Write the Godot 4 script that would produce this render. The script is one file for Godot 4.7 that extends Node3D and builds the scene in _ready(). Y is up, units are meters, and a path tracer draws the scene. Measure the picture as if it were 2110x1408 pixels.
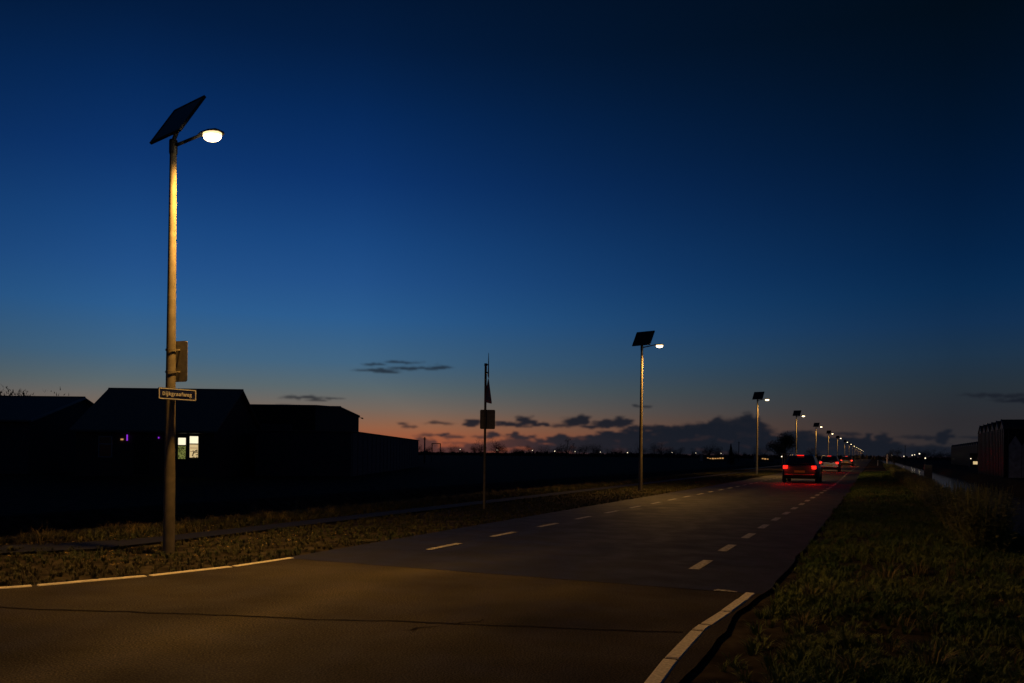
extends Node3D
# Axes: x runs to the right across the road (u), -z runs along the road away from the viewer (s), y is up.

const EYE := 1.4
const VIEW_TURN := 0.41306   # the viewer looks this far to the left of the road's direction

var rng := RandomNumberGenerator.new()
var taken := {}
var M := {}
var hill_noise := FastNoiseLite.new()
var patch_noise := FastNoiseLite.new()


# ------------------------------------------------------------------ naming
func numbered(called: String) -> String:
	var n: int = taken.get(called, 0)
	taken[called] = n + 1
	return called if n == 0 else "%s_%03d" % [called, n]


func tag(o: Node, label: String, category: String, group := "", kind := "") -> void:
	if label: o.set_meta("label", label)
	if category: o.set_meta("category", category)
	if group: o.set_meta("group", group)
	if kind: o.set_meta("kind", kind)


func thing(called: String, label: String, category: String, at := Vector3.ZERO, turn := 0.0, group := "") -> Node3D:
	var o := Node3D.new()
	o.name = numbered(called)
	add_child(o)
	o.position = at
	o.rotation.y = turn
	tag(o, label, category, group)
	return o


func kind_name(n: String) -> String:   # chair_004 -> chair
	return n.left(-4) if n.length() > 4 and n[-4] == "_" and n.right(3).is_valid_int() else n


func copy_of(o: Node3D, label: String, at: Vector3, turn := 0.0, size := 1.0, group := "") -> Node3D:
	var c: Node3D = o.duplicate()
	c.name = numbered(kind_name(String(o.name)))
	add_child(c)
	c.position = at
	c.rotation.y = turn
	c.scale = Vector3.ONE * size
	c.set_meta("label", label)
	if group: c.set_meta("group", group)
	return c


func part(called: String, st: SurfaceTool, m: Material, parent: Node) -> MeshInstance3D:
	st.generate_normals()
	var o := MeshInstance3D.new()
	o.mesh = st.commit()
	o.material_override = m
	o.name = called if parent != self else numbered(called)
	parent.add_child(o, true)
	return o


func structure(called: String, st: SurfaceTool, m: Material) -> MeshInstance3D:
	var o := part(called, st, m, self)
	o.set_meta("kind", "structure")
	return o


# ------------------------------------------------------------------ shapes
func mb(smooth := false) -> SurfaceTool:
	var st := SurfaceTool.new()
	st.begin(Mesh.PRIMITIVE_TRIANGLES)
	st.set_smooth_group(0 if smooth else -1)
	return st


func tri(st: SurfaceTool, a: Vector3, b: Vector3, c: Vector3, out: Vector3) -> void:
	if (c - a).cross(b - a).dot(out) < 0.0:
		var t := b
		b = c
		c = t
	st.add_vertex(a)
	st.add_vertex(b)
	st.add_vertex(c)


func quad(st: SurfaceTool, a: Vector3, b: Vector3, c: Vector3, d: Vector3, out: Vector3) -> void:
	tri(st, a, b, c, out)
	tri(st, a, c, d, out)


# a box with chamfered edges; bev 0 gives plain edges
func bx(st: SurfaceTool, at: Vector3, size: Vector3, basis := Basis(), bev := 0.0) -> void:
	var h := size / 2.0
	if bev <= 0.0:
		for ax in 3:
			for sg in [-1.0, 1.0]:
				var n := Vector3.ZERO
				n[ax] = sg
				var p := Vector3.ZERO
				var q := Vector3.ZERO
				p[(ax + 1) % 3] = h[(ax + 1) % 3]
				q[(ax + 2) % 3] = h[(ax + 2) % 3]
				var m: Vector3 = n * h[ax]
				quad(st, at + basis * (m - p - q), at + basis * (m + p - q), at + basis * (m + p + q), at + basis * (m - p + q), basis * n)
		return
	var g := h - Vector3.ONE * bev
	for ax in 3:
		var b1 := (ax + 1) % 3
		var b2 := (ax + 2) % 3
		for sg in [-1.0, 1.0]:
			var n := Vector3.ZERO
			n[ax] = sg
			var p := Vector3.ZERO
			var q := Vector3.ZERO
			p[b1] = g[b1]
			q[b2] = g[b2]
			var m: Vector3 = n * h[ax]
			quad(st, at + basis * (m - p - q), at + basis * (m + p - q), at + basis * (m + p + q), at + basis * (m - p + q), basis * n)
			for s2 in [-1.0, 1.0]:   # the chamfer between the faces ax and b1
				var n2 := Vector3.ZERO
				n2[b1] = s2
				var e1 := Vector3.ZERO
				e1[ax] = sg * h[ax]
				e1[b1] = s2 * g[b1]
				var e2 := Vector3.ZERO
				e2[ax] = sg * g[ax]
				e2[b1] = s2 * h[b1]
				quad(st, at + basis * (e1 - q), at + basis * (e1 + q), at + basis * (e2 + q), at + basis * (e2 - q), basis * (n + n2))
	for i in 8:
		var sg := Vector3(1 if i & 1 else -1, 1 if i & 2 else -1, 1 if i & 4 else -1)
		tri(st, at + basis * (sg * Vector3(h.x, g.y, g.z)), at + basis * (sg * Vector3(g.x, h.y, g.z)), at + basis * (sg * Vector3(g.x, g.y, h.z)), basis * sg)


func tube(st: SurfaceTool, a: Vector3, b: Vector3, ra: float, rb: float, n := 8, caps := true) -> void:
	var d := (b - a).normalized()
	var x := d.cross(Vector3.UP if absf(d.y) < 0.9 else Vector3.RIGHT).normalized()
	var y := d.cross(x)
	for i in n:
		var t0 := TAU * i / n
		var t1 := TAU * (i + 1) / n
		var p0 := x * cos(t0) + y * sin(t0)
		var p1 := x * cos(t1) + y * sin(t1)
		quad(st, a + p0 * ra, a + p1 * ra, b + p1 * rb, b + p0 * rb, p0 + p1)
		if caps:
			tri(st, a, a + p0 * ra, a + p1 * ra, -d)
			tri(st, b, b + p0 * rb, b + p1 * rb, d)


# a lathe round the upright axis through «at»: profile holds (radius, height)
func lathe(st: SurfaceTool, at: Vector3, profile: Array, n := 16) -> void:
	for k in profile.size() - 1:
		var p: Vector2 = profile[k]
		var q: Vector2 = profile[k + 1]
		var slope := Vector2(q.y - p.y, -(q.x - p.x)).normalized()
		for i in n:
			var t0 := TAU * i / n
			var t1 := TAU * (i + 1) / n
			var c0 := Vector3(cos(t0), 0, sin(t0))
			var c1 := Vector3(cos(t1), 0, sin(t1))
			var out := (c0 + c1) * slope.x / 2.0 + Vector3.UP * slope.y
			var a := at + c0 * p.x + Vector3.UP * p.y
			var b := at + c1 * p.x + Vector3.UP * p.y
			var c := at + c1 * q.x + Vector3.UP * q.y
			var d := at + c0 * q.x + Vector3.UP * q.y
			if p.x > 1e-5: tri(st, a, b, c, out)
			if q.x > 1e-5: tri(st, a, c, d, out)


# a flat plate of that outline (x, y), its thickness along z from z0 to z1
func plate(st: SurfaceTool, outline: PackedVector2Array, z0: float, z1: float, tf := Transform3D()) -> void:
	var idx := Geometry2D.triangulate_polygon(outline)
	for k in range(0, idx.size(), 3):
		var a := outline[idx[k]]
		var b := outline[idx[k + 1]]
		var c := outline[idx[k + 2]]
		for z in [[z0, -1.0], [z1, 1.0]]:
			tri(st, tf * Vector3(a.x, a.y, z[0]), tf * Vector3(b.x, b.y, z[0]), tf * Vector3(c.x, c.y, z[0]), tf.basis * Vector3(0, 0, z[1]))
	var mid := Vector2.ZERO
	for p in outline: mid += p / outline.size()
	for k in outline.size():
		var a := outline[k]
		var b := outline[(k + 1) % outline.size()]
		var o := (a + b) / 2.0 - mid
		quad(st, tf * Vector3(a.x, a.y, z0), tf * Vector3(b.x, b.y, z0), tf * Vector3(b.x, b.y, z1), tf * Vector3(a.x, a.y, z1), tf.basis * Vector3(o.x, o.y, 0))


func rounded(w: float, h: float, r: float, n := 4) -> PackedVector2Array:
	var out := PackedVector2Array()
	for k in 4:
		var c := Vector2((w / 2 - r) * (1 if k in [0, 3] else -1), (h / 2 - r) * (1 if k < 2 else -1))
		for i in n + 1:
			var t := PI / 2 * (k + float(i) / n)
			out.append(c + Vector2(cos(t), sin(t)) * r)
	return out


# ------------------------------------------------------------------ materials
func lin(r: float, g: float, b: float) -> Color:
	return Color(r, g, b).linear_to_srgb()


func mat(r: float, g: float, b: float, rough := 0.8, metal := 0.0) -> StandardMaterial3D:
	var m := StandardMaterial3D.new()
	m.albedo_color = lin(r, g, b)
	m.roughness = rough
	m.metallic = metal
	return m


func glow(r: float, g: float, b: float, e: float) -> StandardMaterial3D:
	var m := mat(0.5, 0.5, 0.5, 0.4)
	m.emission_enabled = true
	m.emission = lin(r, g, b)
	m.emission_energy_multiplier = e
	return m


func noise_tex(freq: float, lo: float, hi: float, sd: int, size := 512, octaves := 4, kind := FastNoiseLite.TYPE_SIMPLEX_SMOOTH) -> NoiseTexture2D:
	var n := FastNoiseLite.new()
	n.seed = sd
	n.noise_type = kind
	n.frequency = freq
	n.fractal_octaves = octaves
	var t := NoiseTexture2D.new()
	t.width = size
	t.height = size
	t.seamless = true
	t.noise = n
	var ramp := Gradient.new()
	ramp.set_color(0, Color(lo, lo, lo))
	ramp.set_color(1, Color(hi, hi, hi))
	t.color_ramp = ramp
	return t


func textured(m: StandardMaterial3D, scale: float, lo: float, hi: float, sd: int, freq := 0.02, bump := 0.0) -> StandardMaterial3D:
	m.albedo_texture = noise_tex(freq, lo, hi, sd)
	m.uv1_triplanar = true
	m.uv1_world_triplanar = true
	m.uv1_scale = Vector3.ONE * scale
	if bump > 0.0:
		m.heightmap_enabled = true
		m.heightmap_scale = bump
		m.heightmap_texture = m.albedo_texture
	return m


func make_materials() -> void:
	# asphalt: fine grain multiplied with the wear and painted headlight band held in vertex colours, and polished patches in its gloss
	for k in ["asphalt", "table"]:
		var a := StandardMaterial3D.new()
		a.vertex_color_use_as_albedo = true
		a.albedo_texture = noise_tex(0.11, 0.3, 1.0, 3 if k == "asphalt" else 5, 1024, 5)
		a.uv1_triplanar = true
		a.uv1_world_triplanar = true
		a.uv1_scale = Vector3.ONE * 0.42
		a.heightmap_enabled = true
		a.heightmap_texture = a.albedo_texture
		a.heightmap_scale = 0.6 if k == "asphalt" else 0.9
		a.roughness = 0.8
		a.roughness_texture = noise_tex(0.006, 0.78, 1.0, 9, 512, 3)
		a.metallic_specular = 0.34 if k == "asphalt" else 0.14
		M[k] = a
	M.tar = mat(0.02, 0.017, 0.013, 0.95)
	M.tar.metallic_specular = 0.1
	M.paint = textured(mat(0.72, 0.68, 0.6, 0.7), 0.7, 0.3, 1.0, 11, 0.05)
	M.kerb = textured(mat(0.8, 0.74, 0.62, 0.8), 0.9, 0.75, 1.0, 12, 0.06, 0.2)
	M.path = textured(mat(0.022, 0.022, 0.024, 0.8), 0.5, 0.6, 1.0, 13, 0.2, 0.3)
	M.ground = textured(mat(0.075, 0.062, 0.042, 0.95), 0.21, 0.35, 1.0, 14, 0.02, 2.0)
	M.field = textured(mat(0.03, 0.028, 0.02, 0.95), 0.05, 0.5, 1.0, 15, 0.03)
	M.ground.metallic_specular = 0.1
	M.field.metallic_specular = 0.1
	M.path.metallic_specular = 0.25
	M.steel = textured(mat(0.3, 0.265, 0.2, 0.6, 0.1), 0.6, 0.75, 1.0, 16, 0.02)
	M.steel.roughness = 0.85
	M.steel.metallic = 0.0
	M.steel.metallic_specular = 0.2
	M.dark_steel = mat(0.06, 0.06, 0.062, 0.5, 0.3)
	M.cells = mat(0.008, 0.009, 0.014, 0.25)
	M.frame = mat(0.05, 0.05, 0.05, 0.45, 0.4)
	M.sign_back = textured(mat(0.26, 0.24, 0.2, 0.65, 0.1), 1.2, 0.8, 1.0, 17, 0.02)
	M.sign_blue = mat(0.01, 0.018, 0.11, 0.45)
	M.sign_white = mat(0.75, 0.75, 0.72, 0.5)
	M.dull_white = mat(0.14, 0.14, 0.135, 0.7)
	M.sign_red = mat(0.16, 0.01, 0.01, 0.6)
	M.lamp = glow(1.0, 0.76, 0.42, 9.0)
	M.lamp_rim = glow(1.0, 0.66, 0.26, 2.2)
	M.far_lamp = glow(1.0, 0.82, 0.55, 2.2)
	M.amber = glow(1.0, 0.5, 0.16, 0.55)
	M.lens_ring = mat(0.7, 0.66, 0.58, 0.5)
	M.tail = glow(1.0, 0.012, 0.004, 2.2)
	M.roof = textured(mat(0.26, 0.21, 0.16, 0.75), 0.4, 0.7, 1.0, 18, 0.03)
	M.brick = textured(mat(0.12, 0.09, 0.07, 0.9), 0.6, 0.6, 1.0, 19, 0.05)
	M.sheet_metal = textured(mat(0.06, 0.066, 0.075, 0.75), 0.3, 0.75, 1.0, 20, 0.02)
	M.trim = mat(0.3, 0.3, 0.31, 0.6)
	M.wood = textured(mat(0.035, 0.028, 0.022, 0.85), 0.6, 0.6, 1.0, 21, 0.03)
	M.window_white = glow(1.0, 0.9, 0.62, 1.1)
	M.window_room = glow(0.85, 0.62, 0.3, 0.75)
	M.window_green = glow(0.42, 0.45, 0.1, 0.35)
	M.leaf_dark = mat(0.02, 0.035, 0.01, 0.7)
	M.window_dark = mat(0.01, 0.01, 0.012, 0.1)
	M.purple = glow(0.3, 0.03, 0.75, 0.9)
	M.glass = mat(0.01, 0.012, 0.013, 0.3)
	M.glass.metallic_specular = 0.25
	M.screen = textured(mat(0.4, 0.4, 0.4, 0.8), 0.2, 0.7, 1.0, 22, 0.02)
	M.mullion = mat(0.045, 0.045, 0.045, 0.6, 0.2)
	M.bark = mat(0.035, 0.028, 0.022, 0.9)
	M.twig = mat(0.03, 0.025, 0.02, 0.9)
	M.pale = mat(0.6, 0.57, 0.5, 0.6)
	M.concrete = textured(mat(0.2, 0.185, 0.16, 0.85), 0.6, 0.6, 1.0, 23, 0.03)
	M.car_paint = mat(0.018, 0.019, 0.022, 0.3, 0.4)
	M.car_paint.clearcoat_enabled = true
	M.car_paint.clearcoat = 0.8
	M.car_grey = mat(0.03, 0.03, 0.034, 0.3, 0.4)
	M.car_grey.clearcoat_enabled = true
	M.car_white = mat(0.5, 0.5, 0.48, 0.35)
	M.car_glass = mat(0.008, 0.009, 0.01, 0.08)
	M.rubber = mat(0.012, 0.012, 0.012, 0.85)
	M.plate = mat(0.5, 0.36, 0.03, 0.5)
	M.headlight = glow(1.0, 0.9, 0.7, 3.0)
	M.water = mat(0.006, 0.007, 0.007, 0.06)
	M.water.normal_enabled = true
	var wn := noise_tex(0.02, 0.0, 1.0, 31)
	wn.as_normal_map = true
	wn.bump_strength = 1.0
	wn.color_ramp = null
	M.water.normal_texture = wn
	M.water.normal_scale = 0.25
	M.water.uv1_triplanar = true
	M.water.uv1_world_triplanar = true
	M.water.uv1_scale = Vector3.ONE * 0.15
	var gr := StandardMaterial3D.new()
	gr.vertex_color_use_as_albedo = true
	gr.roughness = 0.75
	gr.backlight_enabled = true
	gr.backlight = Color(0.35, 0.35, 0.2)
	M.grass = gr
	M.straw = mat(0.2, 0.16, 0.06, 0.8)


# ------------------------------------------------------------------ sky
func lut(rows: Array, e: float) -> Vector3:
	for k in rows.size() - 1:
		if e <= rows[k + 1][0]:
			var t: float = clampf((e - rows[k][0]) / (rows[k + 1][0] - rows[k][0]), 0.0, 1.0)
			return Vector3(rows[k][1], rows[k][2], rows[k][3]).lerp(Vector3(rows[k + 1][1], rows[k + 1][2], rows[k + 1][3]), t)
	var l: Array = rows[-1]
	return Vector3(l[1], l[2], l[3])


const GLOW := [[0.0, 154, 76, 52], [1.0, 154, 88, 60], [1.65, 146, 96, 70], [2.9, 116, 102, 92], [4.3, 90, 103, 108], [6.0, 66, 100, 128], [9.0, 44, 92, 142], [11.5, 34, 80, 136], [14.0, 25, 70, 127], [18.0, 13, 52, 108], [22.0, 6, 40, 88], [26.0, 3, 28, 64], [30.0, 2, 21, 48], [45.0, 3, 19, 44], [90.0, 4, 16, 38]]
const SIDE := [[0.0, 48, 44, 46], [2.3, 44, 43, 47], [4.3, 38, 48, 57], [6.3, 28, 50, 72], [8.2, 18, 47, 80], [10.2, 9, 42, 78], [12.0, 5, 36, 72], [16.0, 2, 26, 57], [19.4, 1, 20, 44], [23.0, 1, 15, 32], [26.0, 1, 12, 24], [35.0, 2, 12, 25], [90.0, 4, 16, 38]]
const FAR_SIDE := [[0.0, 30, 32, 42], [5.0, 27, 34, 50], [10.0, 14, 30, 54], [16.0, 6, 22, 44], [25.0, 3, 16, 34], [45.0, 3, 15, 34], [90.0, 4, 16, 38]]


func clear_sky(az: float, el: float) -> Color:
	# az in degrees to the right of the road, el in degrees up; the sun has set about 41 degrees left of the road
	var rel := absf(wrapf(az + 41.5, -180.0, 180.0))
	el = maxf(el, 0.0)
	var v: Vector3
	if rel < 47.0:
		v = lut(GLOW, el).lerp(lut(SIDE, el), clampf((rel - lerpf(12.5, 7.0, smoothstep(1.0, 6.0, el))) / lerpf(33.5, 39.0, smoothstep(1.0, 6.0, el)), 0.0, 1.0))
	else:
		v = lut(SIDE, el).lerp(lut(FAR_SIDE, el), smoothstep(47.0, 150.0, rel))
	return Color(v.x / 255.0, v.y / 255.0, v.z / 255.0).srgb_to_linear()


# clouds as soft flattened heaps: across, up (both in thousandths of the viewing distance), half width, half height
const HEAPS := [
	[-165, 98, 24, 2.2], [-170, 105, 14, 1.4], [-118, 101, 30, 2.0], [-135, 108, 20, 1.6], [-90, 103, 14, 2.6], [-148, 96, 12, 1.2],
	[-252, 64, 26, 2.2], [-238, 61, 12, 1.4], [-215, 63, 12, 1.2], [-278, 55, 14, 1.0],
	[-124, 30, 9, 2.8], [-88, 35, 17, 2.0], [-132, 34, 8, 1.4],
	[-48, 36, 12, 3.8], [-2, 34, 26, 3.4], [17, 38, 11, 6.0], [34, 34, 12, 3.0], [58, 34, 12, 2.2],
	[76, 38, 15, 7.0], [86, 40, 9, 7.0], [62, 33, 14, 2.2], [118, 36, 21, 6.0], [132, 38, 13, 6.4], [108, 33, 24, 3.0],
	[160, 31, 26, 3.4], [186, 31, 18, 4.0], [152, 59, 5, 1.6], [160, 57.5, 7, 1.2],
	[222, 32, 20, 5.0], [250, 38, 12, 8.0], [268, 36, 22, 9.0], [284, 42, 10, 9.0], [296, 40, 7, 8.0], [290, 30, 24, 12.0], [238, 30, 40, 8.0],
	[344, 26, 26, 5.0], [406, 27, 16, 2.6],
	[432, 22, 5, 6.0], [450, 22, 8, 8.0], [500, 24, 32, 2.6], [526, 26, 8, 8.5], [524, 20, 10, 6.0], [560, 25, 22, 1.4], [592, 76, 44, 2.6], [640, 70, 60, 3.0],
	[-22, 21, 14, 3.2], [-32, 19, 16, 2.0], [8, 18, 16, 3.4], [2, 22, 8, 3.2], [-70, 18, 13, 2.4], [-82, 20, 6, 3.0], [-100, 20, 14, 2.6],
]
# the long bank along the horizon: across, its top
const BANK := [[-400.0, 3.0], [-130.0, 6.0], [-112.0, 17.0], [-98.0, 19.0], [-86.0, 10.0], [-60.0, 11.0], [-40.0, 12.0], [-20.0, 15.0], [6.0, 19.0], [24.0, 21.0], [40.0, 17.0], [56.0, 24.0], [70.0, 21.0], [88.0, 20.0], [104.0, 27.0], [122.0, 28.0], [150.0, 31.0], [190.0, 33.0], [220.0, 37.0], [248.0, 41.0], [262.0, 38.0], [284.0, 48.0], [296.0, 42.0], [301.0, 30.0], [318.0, 26.0], [350.0, 27.0], [380.0, 26.0], [420.0, 22.0], [448.0, 20.0], [480.0, 15.0], [510.0, 16.0], [540.0, 13.0], [600.0, 14.0], [900.0, 12.0]]


func bank_top(x: float) -> float:
	for k in BANK.size() - 1:
		if x <= BANK[k + 1][0]:
			return lerpf(BANK[k][1], BANK[k + 1][1], clampf((x - BANK[k][0]) / (BANK[k + 1][0] - BANK[k][0]), 0, 1))
	return 12.0


func make_sky() -> Image:
	var w := 4096
	var h := 2048
	var small := Image.create(1024, 512, false, Image.FORMAT_RGBF)
	for j in 512:
		var el := 90.0 - (j + 0.5) / 512.0 * 180.0
		for i in 1024:
			small.set_pixel(i, j, clear_sky(wrapf((i + 0.5) / 1024.0 * 360.0, -180.0, 180.0), el))
	small.resize(w, h, Image.INTERPOLATE_BILINEAR)
	var n := FastNoiseLite.new()
	n.seed = 4
	n.frequency = 0.05
	n.fractal_octaves = 4
	var n2 := FastNoiseLite.new()
	n2.seed = 8
	n2.frequency = 0.03
	n2.fractal_octaves = 3
	var top := int(h / 2.0 - 9.0 / 180.0 * h)
	for j in range(top, h / 2):
		var el := 90.0 - (j + 0.5) / h * 180.0
		for i in w:
			var az := wrapf((i + 0.5) / w * 360.0, -180.0, 180.0)   # the panorama's left edge lies along -z
			var c := clear_sky(az, el)
			var off := wrapf(az + rad_to_deg(VIEW_TURN), -180, 180)
			var d := 0.0
			if absf(off) < 48.0:
				var x := tan(deg_to_rad(off)) * 1000.0
				var y := tan(deg_to_rad(el)) * 1000.0 / cos(deg_to_rad(off))
				var wx := n.get_noise_2d(x * 0.55, y * 2.2) * 9.0
				var wy := n.get_noise_2d(x * 0.7 + 400.0, y * 2.6) * 4.2
				for b in HEAPS:
					if absf(x - b[0]) > b[2] * 1.8 + 12.0: continue
					var q := Vector2((x + wx - b[0]) / b[2], (y + wy * clampf(b[3] / 4.0, 0.25, 1.0) - b[1]) / b[3])
					if q.y < 0.0: q.y *= 1.25   # flat undersides
					var soft := 0.45 if b[3] < 3.0 else 0.3
					d = maxf(d, smoothstep(1.0 + soft, 1.0 - soft, q.length()) * (0.8 if b[3] < 3.0 else 0.97))
				var t := bank_top(x + wx * 0.8) + wy * 1.1 - y
				var holes := smoothstep(0.18, 0.5, n2.get_noise_2d(x * 0.8, y * 3.0)) * lerpf(0.75, 0.1, smoothstep(20.0, 110.0, x))
				d = maxf(d, smoothstep(-1.6, 2.2, t) * (1.0 - holes) * lerpf(0.8, 1.0, smoothstep(-20.0, 60.0, x)))
			else:
				var a := deg_to_rad(az)
				var t := 16.0 + n2.get_noise_3d(cos(a) * 300.0, sin(a) * 300.0, 0.0) * 26.0 + n.get_noise_3d(cos(a) * 700.0, sin(a) * 700.0, el * 4.0) * 8.0 - tan(deg_to_rad(el)) * 1000.0
				d = smoothstep(-2.0, 3.0, t) * 0.9
			var lit := smoothstep(0.1, 0.32, c.r)
			var dark := Color(0.0088, 0.0112, 0.0182).lerp(Color(0.031, 0.0235, 0.029), lit * smoothstep(3.0, 0.4, el))
			c = c.lerp(dark, d)
			small.set_pixel(i, j, c)
	return small


# ------------------------------------------------------------------ the lie of the land
const PROFILE := [[-4000.0, -0.5], [-60.0, -0.5], [-21.0, -0.45], [-19.4, -1.25], [-15.6, -1.25], [-13.6, -0.2], [-11.4, -0.03], [-0.8, -0.03], [-0.5, 0.02], [1.2, 0.05], [2.4, -0.05], [3.7, -1.2], [8.2, -1.2], [9.2, -0.15], [40.0, -0.2], [4000.0, -0.4]]


func ground_height(u: float, s: float) -> float:
	var h := -0.4
	for k in PROFILE.size() - 1:
		if u <= PROFILE[k + 1][0]:
			h = lerpf(PROFILE[k][1], PROFILE[k + 1][1], clampf((u - PROFILE[k][0]) / (PROFILE[k + 1][0] - PROFILE[k][0]), 0, 1))
			break
	var rough := 1.0 - smoothstep(-11.6, -10.8, u) * (1.0 - smoothstep(-0.9, 0.0, u))
	return h + hill_noise.get_noise_2d(u * 22.0, s * 22.0) * 0.05 * rough * clampf(1.0 - s / 300.0, 0.0, 1.0)


func on_ground(u: float, s: float) -> Vector3:
	return Vector3(u, ground_height(u, s), -s)


func drift(s: float) -> float:
	return 0.27 * exp(-pow((s - 45.0) / 22.0, 2))


func road_left(s: float) -> float:
	return -7.0 + drift(s) - (0.0918 * pow(8.7 - s, 2) if s < 8.7 else 0.0)


func road_right(s: float) -> float:
	return lerpf(-1.08, -0.96, smoothstep(8.0, 9.6, s)) + drift(s) * 0.5 + 0.05 * patch_noise.get_noise_2d(s * 45.0, 77.0) + 0.025 * patch_noise.get_noise_2d(s * 260.0, 12.0)


# course of the lighter band painted for headlight light along the road
const TRAIL_GLOW := [[-14.0, -4.0], [3.8, -4.6], [5.5, -4.7], [8.0, -5.05], [9.9, -4.4], [13.9, -3.85], [20.0, -4.2], [26.0, -4.6], [60.0, -4.0], [1600.0, -3.8]]


func trail_glow_line(s: float) -> float:
	for k in TRAIL_GLOW.size() - 1:
		if s <= TRAIL_GLOW[k + 1][0]:
			return lerpf(TRAIL_GLOW[k][1], TRAIL_GLOW[k + 1][1], smoothstep(TRAIL_GLOW[k][0], TRAIL_GLOW[k + 1][0], s))
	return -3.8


func road_strip(st: SurfaceTool, s0: float, s1: float, ds: float, base: Vector3, y: float, wear_and_glow: float) -> void:  # last argument scales tyre tracks, oil and the painted light band
	var cols := 40
	var s := s0
	while s < s1 - 0.001:
		var e := minf(s + ds * (1.0 + maxf(s - 30.0, 0.0) * 0.05), s1)
		for k in cols:
			var q := []
			for c in [[k, s], [k + 1, s], [k + 1, e], [k, e]]:
				var u := lerpf(road_left(c[1]), road_right(c[1]), float(c[0]) / cols)
				var lane := u - drift(c[1])
				var track := exp(-pow((lane + 2.95) / 0.28, 2)) + exp(-pow((lane + 4.75) / 0.28, 2))
				var bend := trail_glow_line(c[1])
				var trail_glow := exp(-pow((lane - bend) / 0.3, 2)) * (1.0 + 0.4 * patch_noise.get_noise_2d(c[1] * 20.0, u * 40.0))  # light of passing headlights, put into the vertex colour as a band
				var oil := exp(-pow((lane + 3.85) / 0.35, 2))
				var f: float = 1.0 + wear_and_glow * (0.35 * track + 0.85 * trail_glow - 0.2 * oil) + 0.6 * patch_noise.get_noise_2d(u * 8.0, c[1] * 3.0) + 0.55 * patch_noise.get_noise_2d(u * 30.0 + 90.0, c[1] * 30.0)
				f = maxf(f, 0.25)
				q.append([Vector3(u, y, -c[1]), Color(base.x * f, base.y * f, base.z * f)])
			for t in [[0, 1, 2], [0, 2, 3]]:
				var a: Vector3 = q[t[0]][0]
				var order: Array = t if ((q[t[2]][0] as Vector3) - a).cross((q[t[1]][0] as Vector3) - a).y > 0 else [t[0], t[2], t[1]]
				for i in order:
					st.set_color(q[i][1])
					st.add_vertex(q[i][0])
		s = e


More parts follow.
